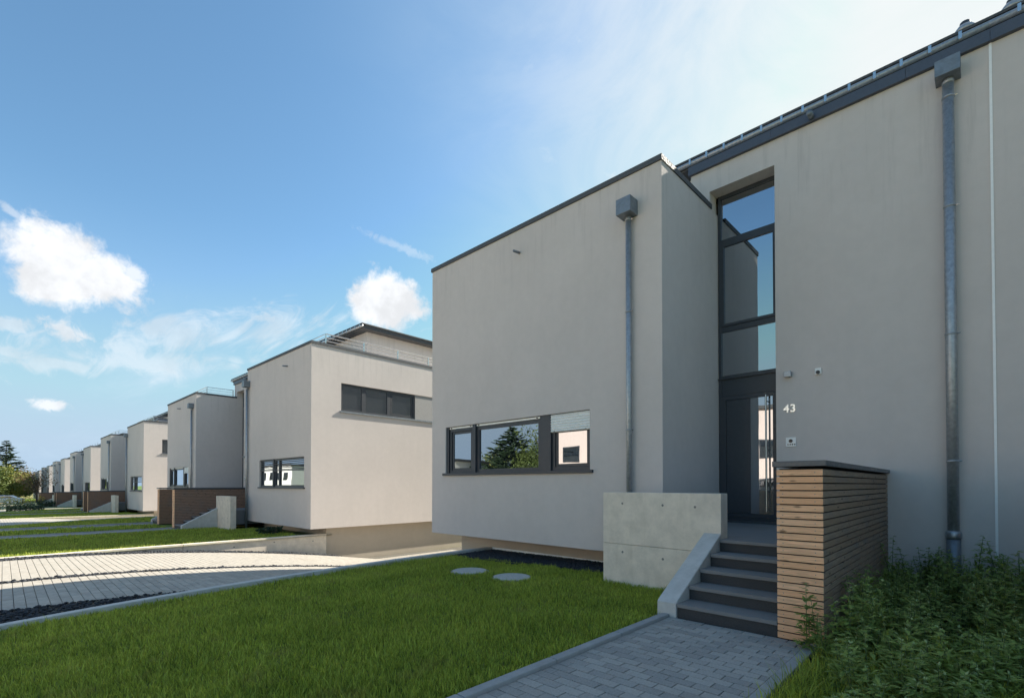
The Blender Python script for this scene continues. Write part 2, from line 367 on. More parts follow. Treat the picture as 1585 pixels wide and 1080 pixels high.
def window_a(par, f):                            # three lights, roller shutters; opening a 5.21..9.35, z 1.731..2.829
    w = empty('window'); w.parent = par
    z0, z1 = 1.731, 2.829
    mbox(MB(), f, 5.14, 9.42, -.13, .05, z0 - .045, z0 + .012).build('sill', 'anthracite', w, bevel=.004)
    mbox(MB(), f, 9.27, 9.35, -.15, -.03, z0 + .012, z1).build('reveal_post', 'anthracite', w)
    # narrow sash
    frame_ring(f, 8.42, 9.26, z0 + .012, z1 - .055, .06, -.13, -.06).build('frame', 'anthracite', w, bevel=.003)
    frame_ring(f, 8.485, 9.195, z0 + .075, z1 - .12, .055, -.12, -.085).build('sash', 'anthracite', w, bevel=.003)
    pane('pane', f, 8.54, 9.14, z0 + .13, z1 - .175, -.10, 'glass', w)
    mbox(MB(), f, 8.315, 8.415, -.13, -.02, z0 + .012, z1).build('post', 'anthracite', w, bevel=.003)
    # wide fixed light
    frame_ring(f, 6.42, 8.31, z0 + .012, z1 - .055, .075, -.13, -.07).build('frame', 'anthracite', w, bevel=.003)
    pane('pane', f, 6.495, 8.235, z0 + .087, z1 - .13, -.10, 'glass', w)
    for a0, a1 in ((8.42, 9.26), (6.42, 8.31)):
        s = mbox(MB(), f, a0 + .01, a1 - .01, -.09, -.045, z1 - .05, z1 - .012).build('shutter_bar', 'alu_light', w, bevel=.004)
        for a in (a0 + .08, a1 - .08): mbox(MB(), f, a - .02, a + .02, -.045, -.036, z1 - .04, z1 - .022).build('stop', 'black_plastic', s)
    mbox(MB(), f, 6.15, 6.41, -.13, -.035, z0 + .012, z1).build('mullion_panel', 'anthracite', w, bevel=.003)
    # right light with the shutter halfway
    frame_ring(f, 5.215, 6.145, z0 + .012, z1 - .02, .07, -.13, -.08).build('frame', 'anthracite', w, bevel=.003)
    frame_ring(f, 5.29, 6.07, z0 + .085, z1 - .09, .055, -.125, -.10).build('sash', 'anthracite', w, bevel=.003)
    pane('pane', f, 5.34, 6.02, z0 + .14, z1 - .14, -.11, 'glass', w)
    sh = empty('roller_shutter'); sh.parent = w
    zb = 2.475; k = 7; h = (z1 - .01 - zb) / k
    for i in range(k):
        zz = zb + i * h
        mb = MB()
        p = [f(5.225, -.043, zz + .0015), f(5.225, -.018, zz + h * .45), f(5.225, -.043, zz + h - .0015), f(5.225, -.055, zz + h - .0015), f(5.225, -.055, zz + .0015)]
        q = Vector(f(6.14, 0, 0)) - Vector(f(5.225, 0, 0)); mb.prism(p, q); mb.build('slat', 'alu_light', sh)
    for a in (5.32, 6.05): mbox(MB(), f, a - .02, a + .02, -.038, -.022, zb + .008, zb + .028).build('stop', 'black_plastic', sh)

def window_b(par, f):                            # wide light and a narrow one behind a venetian blind
    w = empty('window'); w.parent = par
    z0, z1 = 1.731, 2.829
    mbox(MB(), f, 5.14, 9.42, -.13, .05, z0 - .045, z0 + .012).build('sill', 'anthracite', w, bevel=.004)
    frame_ring(f, 5.215, 6.50, z0 + .012, z1, .07, -.13, -.06).build('frame', 'anthracite', w)
    pane('pane', f, 5.285, 6.43, z0 + .082, z1 - .07, -.10, 'glass', w)
    frame_ring(f, 6.60, 9.34, z0 + .012, z1, .08, -.13, -.06).build('frame', 'anthracite', w)
    mbox(MB(), f, 6.50, 6.60, -.13, -.02, z0 + .012, z1).build('post', 'anthracite', w)
    mbox(MB(), f, 7.02, 7.09, -.12, -.05, z0 + .09, z1 - .08).build('post', 'anthracite', w)
    pane('pane', f, 6.68, 9.26, z0 + .092, z1 - .08, -.10, 'glass', w)
    for a0, a1, zb in ((5.25, 6.47, 2.38), (6.63, 9.31, 2.36)):
        bl = empty('venetian_blind'); bl.parent = w; z = zb + .07
        mbox(MB(), f, a0, a1, -.055, -.025, zb, zb + .03).build('bottom_rail', 'anthracite', bl)
        while z < z1 - .02:
            p = [f(a0, -.065, z), f(a0, -.015, z - .018), f(a0, -.015, z - .012), f(a0, -.065, z + .006)]
            MB().prism(p, Vector(f(a1, 0, 0)) - Vector(f(a0, 0, 0))).build('slat', 'window_box', bl); z += .07

def window_side(par, f):                         # strip of three lights and a plaster panel on the flank
    w = empty('window'); w.parent = par
    z0, z1, a0, a1 = 4.47, 5.49, 8.40, 13.4
    mbox(MB(), f, a0 - .05, a1 + .05, -.13, .05, z0 - .05, z0 + .012).build('sill', 'zinc_dark', w)
    for b0, b1 in ((8.40, 9.33), (9.33, 10.42), (10.42, 11.62)):
        frame_ring(f, b0, b1, z0 + .012, z1, .08, -.13, -.06).build('frame', 'anthracite', w)
        pane('pane', f, b0 + .08, b1 - .08, z0 + .092, z1 - .08, -.09, 'glass_dim', w)
    frame_ring(f, 10.52, 11.52, z0 + .1, z1 - .09, .05, -.09, -.065).build('sash', 'anthracite', w)
    mbox(MB(), f, 11.63, a1, -.13, -.03, z0 + .012, z1).build('infill_panel', 'panel_grey', w)

def entrance(par, f):                            # tall glazed strip with the door; f is front(sx, 9.6)
    g = empty('entrance_glazing'); g.parent = par
    A0, A1, D0, D1 = 2.715, 3.80, -.06, .0
    an = 'anthracite'
    frame_ring(f, A0, A1, .80, 7.048, .055, D0, D1).build('frame', an, g, bevel=.003)
    for z0, z1 in ((6.10, 6.19), (4.40, 4.50), (3.50, 3.56)):
        mbox(MB(), f, A0 + .055, A1 - .055, D0, D1 - .002, z0, z1).build('transom', an, g, bevel=.003)
    pane('pane', f, A0 + .05, A1 - .05, 6.18, 7.0, -.03, 'glass', g)
    frame_ring(f, A0 + .06, A1 - .06, 4.505, 6.095, .05, -.05, .012).build('sash', an, g, bevel=.003)
    pane('pane', f, A0 + .10, A1 - .10, 4.54, 6.06, -.02, 'glass', g)
    pane('pane', f, A0 + .05, A1 - .05, 3.55, 4.41, -.03, 'glass', g)
    mbox(MB(), f, A0 + .055, A1 - .055, -.05, -.01, 3.16, 3.50).build('infill_panel', an, g, bevel=.003)
    mbox(MB(), f, A0 - .05, A1 + .02, -.02, .03, 3.485, 3.505).build('drip_edge', an, g)
    d = empty('front_door'); d.parent = par
    frame_ring(f, A0 + .056, A1 - .056, .86, 3.155, .075, -.06, .004).build('door_frame', an, d, bevel=.003)
    mbox(MB(), f, 3.235, A1 - .135, -.05, -.008, .94, 3.075).build('door_leaf', an, d, bevel=.003)
    pane('door_glass', f, A0 + .135, 3.231, .94, 3.075, -.02, 'glass', d)
    mbox(MB(), f, A0, A1, -.06, .10, .768, .80).build('threshold', 'cap_metal', d)
    h = MB(); p0, p1 = f(2.935, .085, .985), f(2.935, .085, 3.09); h.tube([p0, p1], .0165, 12)
    ho = h.build('pull_handle', 'stainless', d, smooth=False)
    for z in (1.35, 2.1, 2.98): MB().tube([f(2.935, .085, z), f(2.935, -.01, z)], .010, 8).build('handle_bracket', an, ho)

def downpipe(par, sx, a, y, z0, z1, r, hop, clamps, collar=None):
    dp = empty('downpipe'); dp.parent = par
    x = sx * a; yc = y - r - .03
    MB().tube([(x, yc, z0), (x, yc, z1)], r, 20).build('pipe', 'zinc', dp, smooth=True)
    hw, z2, dep = hop
    mb = MB(); mb.box(x - hw, x + hw, y - dep, y - .002, z1 - .01, z2); mb.build('hopper', 'zinc_dark', dp, bevel=.006)
    MB().tube([(x, yc, z1 - .075), (x, yc, z1 - .012)], r * 1.06, 20).build('collar', 'zinc', dp, smooth=True)
    for z in clamps:
        c = MB().tube([(x, yc, z - .014), (x, yc, z + .014)], r + .007, 20).build('clamp', 'zinc', dp, smooth=True)
        MB().tube([(x + r + .002, yc, z), (x + r + .035, yc, z)], .009, 8).build('bolt', 'stainless', c)
        MB().tube([(x, yc, z), (x, y + .01, z)], .008, 8).build('pin', 'zinc', c)
    if collar:
        MB().tube([(x, yc, z0), (x, yc, collar - .08)], r * 1.22, 20).build('standpipe', 'zinc_dark', dp, smooth=True)
        MB().tube([(x, yc, collar - .08), (x, yc, collar - .05), (x, yc, collar), (x, yc, collar + .03)], [r * 1.3, r * 1.38, r * 1.38, r * 1.12], 20).build('collar', 'zinc', dp, smooth=True)

def half(par, sx, kind):
    L = kind == 'left'
    # --- projecting block
    mb = MB(); fr = front(sx, 7.31); so_ = side(sx, 9.88); xi = 3.81
    panel(mb, fr, xi, 9.88, .31, 6.70, [(5.21, 9.35, 1.731, 2.829)], .15)
    panel(mb, so_, 7.31, 19, .31, 6.70, [] if L else [(8.40, 13.4, 4.47, 5.49)], .15)
    si = lambda a, d, z: (sx * (xi - d), a, z)
    panel(mb, si, 7.31, 9.62, .31, 6.70, [])
    mb.add([(sx * xi, 7.31, .31), (sx * 9.88, 7.31, .31), (sx * 9.88, 19, .31), (sx * xi, 19, .31)], [(0, 1, 2, 3)])
    mb.add([(sx * xi, 7.31, 6.70), (sx * 9.88, 7.31, 6.70), (sx * 9.88, 19, 6.70), (sx * xi, 19, 6.70)], [(0, 1, 2, 3)])
    mb.add([(sx * xi, 19, .31), (sx * 9.88, 19, .31), (sx * 9.88, 19, 6.70), (sx * xi, 19, 6.70)], [(0, 1, 2, 3)])
    mb.build('block_wall', 'plaster', par, recalc=False)
    # coping in lengths
    c = empty('coping'); c.parent = par; o = .028
    xs = [xi - .02, 5.9, 7.9, 9.88 + o]
    for i in range(3): B(sx * (xs[i] + .002), sx * (xs[i + 1] - .002), 7.31 - o, 7.62, 6.702, 6.79).build('coping_strip', 'coping_metal', c)
    ys = [7.624, 10.2, 13, 16, 19.02]
    for i in range(4): B(sx * 9.58, sx * (9.88 + o), ys[i], ys[i + 1] - .004, 6.702, 6.79).build('coping_strip', 'coping_metal', c)
    B(sx * (xi - .02), sx * (xi + .28), 7.624, 9.298, 6.702, 6.79).build('coping_strip', 'coping_metal', c)
    # water spout
    x = sx * (6.94 if L else 7.9); MB().tube([(x, 7.13, 6.205), (x, 7.34, 6.225)], .026, 12).build('overflow_spout', 'zinc_dark', par, smooth=True)
    # --- central facade
    mb = MB(); fc = front(sx, 9.3)
    panel(mb, fc, 0, 4.2, -.4, 7.49, [(2.706, 3.84, .70, 7.05)], .32)
    mb.add([(sx * 4.2, 9.3, 6.7), (sx * 4.2, 19, 6.7), (sx * 4.2, 19, 7.6), (sx * 4.2, 9.3, 7.6)], [(0, 1, 2, 3)])
    mb.add([(0, 9.3, 7.6), (sx * 4.2, 9.3, 7.6), (sx * 4.2, 19, 7.6), (0, 19, 7.6)], [(0, 1, 2, 3)])
    mb.add([(0, 19, -.4), (sx * 4.2, 19, -.4), (sx * 4.2, 19, 7.6), (0, 19, 7.6)], [(0, 1, 2, 3)])
    mb.build('facade_wall', 'plaster', par, recalc=False)
    fx = [0.0, .9, 2.75, 4.23] if L else [0.0, 1.9, 4.23]
    for i in range(len(fx) - 1): B(sx * (fx[i] + .0015), sx * (fx[i + 1] - .0015), 9.235, 9.5, 7.492, 7.655).build('fascia_panel', 'fascia_metal', par, bevel=.003)
    B(sx * 4.19, sx * 4.232, 9.505, 19, 7.492, 7.655).build('fascia_panel', 'fascia_metal', par)
    if L: MB().tube([(sx * 2.12, 9.08, 7.545), (sx * 2.12, 9.26, 7.56)], .045, 14).build('overflow_spout', 'zinc_dark', par, smooth=True)
    # --- basement
    mb = MB(); bx = 9.63
    mb.box(sx * 3.86, sx * bx, 8.05 if L else 8.0, 18.9, -2.6, .308)
    mb.build('basement_wall', 'plaster_basement', par)
    B(sx * 4.3, sx * 8.5, 8.02, 8.047, -.2, .005).build('plinth_strip', 'alu_light', par) if L else None
    # --- penthouse
    mb = MB(); mb.box(0, sx * 7.6, 10.75, 18.5, 6.71, 8.42); mb.build('penthouse_wall', 'plaster', par)
    MB().box(0, sx * 7.98, 10.34, 18.8, 8.345, 8.50).build('penthouse_roof', 'roof_dark', par)
    MB().box(0, sx * 8.02, 10.28, 18.84, 8.502, 8.545).build('roof_edge', 'roof_dark', par)
    gt = MB(); gt.tube([(0, 10.29, 8.43), (sx * 8.02, 10.29, 8.43)], .05, 10); g = gt.build('gutter', 'zinc', par, smooth=True)
    k = .32
    while k < 7.9: B(sx * (k - .02), sx * (k + .02), 10.235, 10.29, 8.385, 8.50).build('gutter_clip', 'stainless', g); k += .36
    # --- terrace railing
    r = empty('terrace_railing'); r.parent = par
    xa, xb, y0 = 4.16, 9.70, 7.90
    for z in (6.93, 7.05, 7.18):
        MB().tube([(sx * xa, 9.25, z), (sx * xa, y0, z), (sx * xb, y0, z), (sx * xb, 18.8, z)], .014 if z < 7.1 else .019, 6).build('rail', 'stainless', r)
    for (x, y) in [(xa, 9.2), (xa, y0), (5.9, y0), (7.8, y0), (xb, y0), (xb, 9.4), (xb, 10.9), (xb, 12.4), (xb, 13.9), (xb, 15.4), (xb, 17)]:
        B(sx * x - .018, sx * x + .018, y - .018, y + .018, 6.70, 7.18).build('post', 'stainless', r)
    # --- windows, door, pipes
    if L: window_a(par, fr)
    else: window_b(par, fr); window_side(par, so_)
    entrance(par, front(sx, 9.6))
    if L:
        downpipe(par, sx, 4.37, 7.31, 0.0, 5.965, .047, (.135, 6.215, .25), (5.90, 4.36, 2.38))
        downpipe(par, sx, .43, 9.3, -.1, 7.19, .064, (.135, 7.40, .27), (6.93, 5.38, 3.58, 1.80), .80)
    else:
        downpipe(par, sx, 3.98, 7.31, -.3, 5.965, .047, (.135, 6.215, .25), (5.90, 4.36, 2.38))
        downpipe(par, sx, 3.4 if False else 1.9, 9.3, -.1, 7.03, .064, (.16, 7.40, .30), (6.93, 5.38, 3.58, 1.80), .80)
    # --- fittings by the door
    if L:
        wl = B(sx * 2.56, sx * 2.45, 9.20, 9.298, 3.30, 3.39).build('wall_lamp', 'zinc', par, bevel=.006)
        cs = B(sx * 2.11, sx * 2.02, 9.262, 9.298, 3.28, 3.385).build('motion_sensor', 'white_plastic', par, bevel=.008)
        MB().tube([(sx * 2.065, 9.25, 3.315), (sx * 2.065, 9.264, 3.315)], .030, 14).build('lens', 'black_plastic', cs)
        ic = B(sx * 2.555, sx * 2.40, 9.284, 9.298, 2.12, 2.275).build('intercom', 'white_plastic', par, bevel=.004)
        MB().tube([(sx * 2.478, 9.274, 2.215), (sx * 2.478, 9.286, 2.215)], .030, 14).build('lens', 'black_plastic', ic)
        for k in range(4): B(sx * (2.53 - k * .034), sx * (2.51 - k * .034), 9.280, 9.286, 2.145, 2.165).build('button', 'black_plastic', ic)

def roof_vent(par, x, y, z, s=1.0):
    v = empty('roof_vent'); v.parent = par
    MB().tube([(x, y, z), (x, y, z + .16 * s)], .085 * s, 14).build('vent_pipe', 'zinc', v, smooth=True)
    MB().tube([(x, y, z + .16 * s), (x, y, z + .19 * s), (x, y, z + .27 * s), (x, y, z + .28 * s)], [.14 * s, .155 * s, .10 * s, .02], 16).build('vent_cowl', 'zinc', v, smooth=True)
    MB().tube([(x, y, z + .28 * s), (x, y, z + .34 * s)], [.065 * s, .065 * s], 12).build('vent_cap', 'anthracite', v, smooth=True)

def house_number(par):
    cu = bpy.data.curves.new('house_number', 'FONT'); cu.body = '43'; cu.size = .178; cu.extrude = .006; cu.offset = .0045; cu.space_character = 1.12
    o = bpy.data.objects.new('tmp', cu); COL.objects.link(o)
    me = bpy.data.meshes.new_from_object(o.evaluated_get(bpy.context.evaluated_depsgraph_get())); bpy.data.objects.remove(o)
    me.materials.clear(); me.materials.append(M['number_metal'])
    n = bpy.data.objects.new('house_number', me); COL.objects.link(n); n.parent = par
    n.rotation_euler = (R(90), 0, 0); n.location = (-2.585, 9.288, 2.71)
    tag(n, 'white raised numerals 43')

house = empty('house', pair_loc(0)[0])
half(house, -1, 'left'); half(house, 1, 'right')
tag(house, 'nearest grey rendered house, number 43, with tall glazed entrance', 'house', 'semi-detached houses along the street')
NP = 7
FARSKIP = ('clamp', 'handle_bracket', 'gutter_clip', 'plinth_strip', 'intercom', 'motion_sensor', 'wall_lamp', 'stop', 'threshold', 'drip_edge', 'overflow_spout', 'button')
bpy.context.view_layer.update()
HL = ['', 'second house from the camera, sunlit flank with strip window across the driveway', 'third house from the camera, partly hidden by the brown screens of the second',
      'fourth house in the row from the camera', 'fifth house in the row from the camera', 'sixth house in the row, small in the distance', 'farthest house visible at the end of the row']
for n in range(1, NP):
    h = copy_tree(house, None, () if n == 1 else FARSKIP if n == 2 else FARSKIP + ('venetian_blind', 'gutter', 'rail') if n < 4 else FARSKIP + ('venetian_blind', 'gutter', 'terrace_railing', 'sash', 'fascia_panel'))
    h.location, rz = pair_loc(n)[0], pair_loc(n)[1]; h.rotation_euler = (0, 0, rz)
    h['label'] = HL[n]
js = B(-.014, .014, 9.288, 9.302, -.2, 7.488).build('joint_strip', 'white_plastic', house)
house_number(house)
roof_vent(house, -.27, 10.62, 8.52); roof_vent(house, .26, 10.62, 8.52); roof_vent(house, 1.6, 10.62, 8.52)

# ------------------------------------------------------------------ entrance steps, walls and timber screens
def stairs(par, sx):
    a0, a1 = 1.562, 2.58
    for i in range(5):
        y = 5.2 + .306 * i; z = .153 * (i + 1); ye = y + .33 if i < 4 else 9.62
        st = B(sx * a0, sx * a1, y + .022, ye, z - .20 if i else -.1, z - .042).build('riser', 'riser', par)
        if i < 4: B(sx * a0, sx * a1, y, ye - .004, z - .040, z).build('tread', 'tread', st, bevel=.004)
        else:
            B(sx * a0, sx * a1, y, 6.72, z - .040, z).build('tread', 'tread', st, bevel=.004)
            B(sx * a0, sx * 3.805, 6.724, 9.60, z - .60, z).build('landing', 'tread', par, bevel=.003)
    p = [(0, 5.19, -.15), (0, 5.19, .155), (0, 5.235, .185), (0, 6.488, .835), (0, 6.488, -.15)]
    mb = MB(); mb.prism([(sx * 2.584, y, z) for _, y, z in p], (sx * .225, 0, 0)); mb.build('cheek_wall', 'concrete_pale', par, bevel=.012)
def concrete_wall(par, sx):
    B(sx * 2.584, sx * 4.39, 6.49, 6.715, .578, 1.355).build('upper_lift', 'concrete', par, bevel=.008)
    B(sx * 2.584, sx * 4.39, 6.491, 6.714, -.3, .574).build('lower_lift', 'concrete', par, bevel=.004)
    for a, z in ((4.05, 1.19), (3.40, 1.18), (2.93, 1.17), (4.05, .46), (3.40, .42)):
        MB().tube([(sx * a, 6.486, z), (sx * a, 6.492, z)], [.014, .019], 14).build('tie_hole', 'tie_hole_shade', par)  # dark disc on the face, painted as the shade inside an open hole
def screen(par, sx, detail):
    a0, a1, y0, y1, k, p = 1.17, 1.56, 5.2, 9.29, 24, .0675
    B(sx * (a0 + .022), sx * (a1 - .022), y0 + .022, y1, -.05, k * p + .005).build('core', 'wood_gap', par)
    B(sx * (a0 - .03), sx * (a1 + .03), y0 - .03, y1 + .005, k * p + .022, k * p + .075).build('cap', 'cap_metal', par, bevel=.004)
    def board(b): return b
    if detail:
        meshes = {}
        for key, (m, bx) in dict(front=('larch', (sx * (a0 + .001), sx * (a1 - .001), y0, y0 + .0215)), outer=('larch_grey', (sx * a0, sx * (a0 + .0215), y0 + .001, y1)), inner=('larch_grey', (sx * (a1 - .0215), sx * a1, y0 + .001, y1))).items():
            pr = B(bx[0], bx[1], bx[2], bx[3], 0, .0565)
            for i in range(k):
                if i == 0: o = pr.build('board', m, par, bevel=.0035); meshes[key] = o.data
                else: o = bpy.data.objects.new('board', meshes[key]); COL.objects.link(o); o.parent = par
                o.location = (rng.uniform(-.001, .001), rng.uniform(-.0015, .0), i * p + .004)
        sc = MB()
        for i in range(k):
            for a in (a0 + .065, a1 - .055): sc.tube([(sx * a, y0 - .0022, i * p + .032), (sx * a, y0 + .01, i * p + .032)], .0042, 6)
        sc.build('screws', 'zinc_dark', par)
    else:
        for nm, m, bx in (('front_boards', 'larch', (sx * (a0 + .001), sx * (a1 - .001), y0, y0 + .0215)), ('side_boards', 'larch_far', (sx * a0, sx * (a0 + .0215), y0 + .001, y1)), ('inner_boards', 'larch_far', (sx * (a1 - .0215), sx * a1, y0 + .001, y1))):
            mb = MB()
            for i in range(k): mb.box(bx[0], bx[1], bx[2], bx[3], i * p + .004, i * p + .0625)
            tag(mb.build(nm, m, par), kind='stuff')

WHO = {0: 'number 43', 1: 'the second house', 2: 'the third house', 3: 'the fourth house', 4: 'the fifth house'}
protos = {}
for sx, sd in ((-1, 'left'), (1, 'right')):
    e = empty('entrance_steps', pair_loc(0)[0]); stairs(e, sx); protos['s', sx] = e
    e2 = empty('concrete_wall', pair_loc(0)[0]); concrete_wall(e2, sx); protos['w', sx] = e2
    e3 = empty('timber_screen', pair_loc(0)[0]); screen(e3, sx, sx < 0); protos['t', sx] = e3
e4 = empty('timber_screen', pair_loc(0)[0]); screen(e4, -1, False); protos['tf', -1] = e4
tag(protos['s', -1], 'five dark stone steps with sloping concrete cheek leading to door 43', 'steps', 'entrance steps')
tag(protos['s', 1], 'dark entrance steps right of number 43, outside the picture', 'steps', 'entrance steps')
tag(protos['w', -1], 'low board-marked concrete wall beside the steps of number 43', 'wall', 'concrete walls by the steps')
tag(protos['w', 1], 'low concrete wall at the neighbouring door right of number 43', 'wall', 'concrete walls by the steps')
tag(protos['t', -1], 'orange larch slatted screen right of the steps of number 43', 'timber screen', 'timber screens')
tag(protos['t', 1], 'larch screen beyond the weed bed, right of number 43', 'timber screen', 'timber screens')
bpy.context.view_layer.update()
for n in range(1, 5):
    loc, rz = pair_loc(n)
    for (key, sx), pr in list(protos.items()):
        if key == 't' and sx < 0: continue
        c = copy_tree(pr); c.location = loc; c.rotation_euler = (0, 0, rz); w = WHO[n]; sd = 'left' if sx < 0 else 'right'
        if key == 's': tag(c, f'dark steps with pale concrete cheek at the {sd}-hand door of {w}', 'steps', 'entrance steps')
        elif key == 'w': tag(c, f'square concrete wall end beside the {sd}-hand door of {w}', 'wall', 'concrete walls by the steps')
        else: tag(c, f'brown slatted timber screen at the {sd}-hand door of {w}', 'timber screen', 'timber screens')
        if key == 'tf': c.name = 'timber_screen'
for o in list(protos['tf', -1].children): bpy.data.objects.remove(o)
bpy.data.objects.remove(protos['tf', -1])

# ------------------------------------------------------------------ ground, road
def sheet(name, xs, ys, zf, m, kind='structure', parent=None, loc=None, rz=0, smooth=True):
    mb = MB(); nx, ny = len(xs), len(ys)
    vs = [(x, y, zf(x, y)) for y in ys for x in xs]
    fs = [(j * nx + i, j * nx + i + 1, (j + 1) * nx + i + 1, (j + 1) * nx + i) for j in range(ny - 1) for i in range(nx - 1)]
    mb.add(vs, fs); o = mb.build(name, m, parent, smooth=smooth, recalc=False)
    if loc is not None: o.location = loc; o.rotation_euler = (0, 0, rz)
    if kind: o['kind'] = kind
    return o
def gz(x): return max(-3.6, min(.6, .0136 * x)) - .16
def ground_z(x, y):
    if -3.3 < y < 24 and -186 < x < 10.1: return -3.0 + gz(x)
    return gz(x) - .02
xs = [-3000, -900, -400, -260, -200, -186.2, -185.8] + list(range(-180, 6, 6)) + [10.0, 10.3, 26, 60, 200, 900, 3000]
ys = [-3000, -600, -120, -40, -16, -3.45, -3.25, 5, 15, 23.8, 24.2, 60, 200, 700, 3000]
sheet('ground', sorted(xs), ys, ground_z, 'grass_far')
rx = [-400, -260] + list(range(-200, 60, 20)) + [120]
sheet('road', rx, [-13.5, -7.5], lambda x, y: gz(x) + .0, 'asphalt'); sheet('bounce_pavement', rx, [-7.3, -3.38], lambda x, y: gz(x) + .10 if y < -5 else gz(x) + .04, 'bounce_paving')  # out-of-view pavement, widened and kept pale as a bounce surface
tag(sheet('road_kerb', rx, [-7.5, -7.4999, -7.3], lambda x, y: gz(x) + (.104 if y > -7.49999 else .0), 'kerbstone'), kind='structure')
sheet('bounce_pavement', rx, [-19.5, -13.7], lambda x, y: gz(x) + .08, 'bounce_paving')  # opposite pavement, unseen, added for more bounced light

def lin(a, b, n): return [a + (b - a) * i / n for i in range(n + 1)]
def plot(n):
    loc, rz = pair_loc(n); near = n == 0
    K = dict(loc=loc, rz=rz)
    ny = 40 if near else 14
    yy = lin(YS, 8.2, ny)
    lg = 'grass_ground' if n < 2 else 'grass_far'
    sheet('lawn', lin(XK, -2.7, 14), yy, lawn_l, lg, **K)
    sheet('lawn', lin(2.7, 9.7, 10), yy, lawn_r, lg, **K)
    sheet('planting_bed', lin(-1.22, 1.22, 6), lin(YS, 9.4, 10), lambda x, y: -.03, 'soil' if n < 1 else 'grass_far', **K)
    for sx in (-1, 1):
        pb = sheet('path', sorted([sx * 1.2, sx * 2.72]), lin(YS, 5.3, 6), lambda x, y: -.022, 'joint_sand' if n < 1 else 'path_paver', **K)
        pb_bits(pb, sx, n)
    dl = XK - .07; dr = -16.85 - PX if near else -(PER - 9.65)
    sheet('driveway', lin(dl, dr, 16), lin(YS, 16, 60), lambda x, y: drive_z(x, y) - (.03 if near else 0), 'drive_joint' if near else 'drive_far', **K)
    # low kerb wall on the house side, higher retaining wall beyond
    kw = empty('kerb_wall', loc, rz)
    segs = [(YS, -1.0), (-1.0, 3.75), (3.75, 8.05)]
    for y0, y1 in segs:
        mb = MB(); q = lin(y0 + .004, y1 - .004, 10)
        for i in range(10):
            ya, yb = q[i], q[i + 1]; za, zb = kerb_z(ya), kerb_z(yb); x0, x1 = XK - .07, XK + .07
            b = len(mb.v); mb.v += [(x0, ya, -1.6), (x1, ya, -1.6), (x1, ya, za), (x0, ya, za)]
            if i == 9: mb.v += [(x0, yb, -1.6), (x1, yb, -1.6), (x1, yb, zb), (x0, yb, zb)]
        for i in range(10):
            for k in range(4): mb.f.append((i * 4 + k, i * 4 + (k + 1) % 4, (i + 1) * 4 + (k + 1) % 4, (i + 1) * 4 + k))
        mb.f += [(3, 2, 1, 0), (40, 41, 42, 43)]
        mb.build('wall_length', 'concrete_pale', kw, bevel=.012 if near else 0)
    tag(kw, ['low pale concrete kerb wall between the near lawn and the driveway', 'low concrete kerb on the far driveway past the second house', 'distant low concrete kerb past the third house', 'distant low concrete kerb past the fourth house', 'last low concrete kerb in the row'][min(n, 4)], 'kerb wall', 'low kerb walls')
    if n >= 1:
        rw = empty('retaining_wall', loc, rz)
        for y0, y1 in ((YS, -.6), (-.6, 3.65), (3.65, 7.995)):
            B(9.45, 9.65, y0 + .005, y1 - .005, -1.8, .10).build('wall_length', 'concrete', rw, bevel=.008 if n == 1 else 0)
        for y, z in ((7.5, -.12), (6.2, -.05), (5.0, -.1), (2.6, -.02), (1.4, -.02)):
            if n == 1: MB().tube([(9.645, y, z), (9.654, y, z)], [.017, .022], 12).build('tie_hole', 'tie_hole_shade', rw)
        tag(rw, ['', 'concrete retaining wall below the sunlit flank of the second house', 'concrete retaining wall along the second driveway', 'distant retaining wall along the third driveway', 'distant retaining wall along the fourth driveway'][min(n, 4)], 'retaining wall', 'retaining walls')

def pb_bits(pb, sx, n):
    a0, a1 = 1.30, 2.66
    if n == 0 and sx < 0:
        L_, W_, g = .2, .1, .0065
        y = 5.188; row = 0; cache = {}
        far = MB()
        while y > YS:
            a = a1 - (L_ / 2 if row % 2 else L_); a_hi = a1; y0 = y - W_
            while a_hi > a0 + .015:
                lo = max(a, a0); w = round(a_hi - lo - g, 3)
                if y0 > 1.75:
                    key = w
                    if key not in cache:
                        o = B(-w / 2, w / 2, -W_ / 2 + g / 2, W_ / 2 - g / 2, -.06, 0).build('paver', 'path_paver', pb, bevel=.0035); cache[key] = o.data
                    else: o = bpy.data.objects.new('paver', cache[key]); COL.objects.link(o); o.parent = pb
                    o.location = (-(lo + a_hi) / 2 + rng.uniform(-.001, .001), (y + y0) / 2, rng.uniform(-.002, .0015)); o.rotation_euler = (rng.uniform(-.012, .012), rng.uniform(-.008, .008), rng.uniform(-.006, .006))
                else: far.box(-a_hi + g / 2, -lo - g / 2, y0 + g / 2, y - g / 2, -.05, rng.uniform(-.002, .001))
                a_hi = lo; a = lo - L_
            y = y0; row += 1
        tag(far.build('pavers', 'path_paver', pb), kind='stuff')
    if n <= 1:
        y = 5.19
        while y > YS + 1:
            B(sx * 2.66, sx * 2.75, y - .997, y - .003, -.12, .032).build('kerb_stone', 'kerbstone', pb, bevel=.012)
            B(sx * 1.205, sx * 1.295, y - .997, y - .003, -.12, .010).build('kerb_stone', 'kerbstone', pb, bevel=.008)
            y -= 1.0
    else:
        for a in (2.70, 1.25): B(sx * (a - .045), sx * (a + .045), YS, 5.19, -.1, .025).build('kerb_line', 'kerbstone', pb)
for n in range(0, NP - 1): plot(n)
rw0 = None

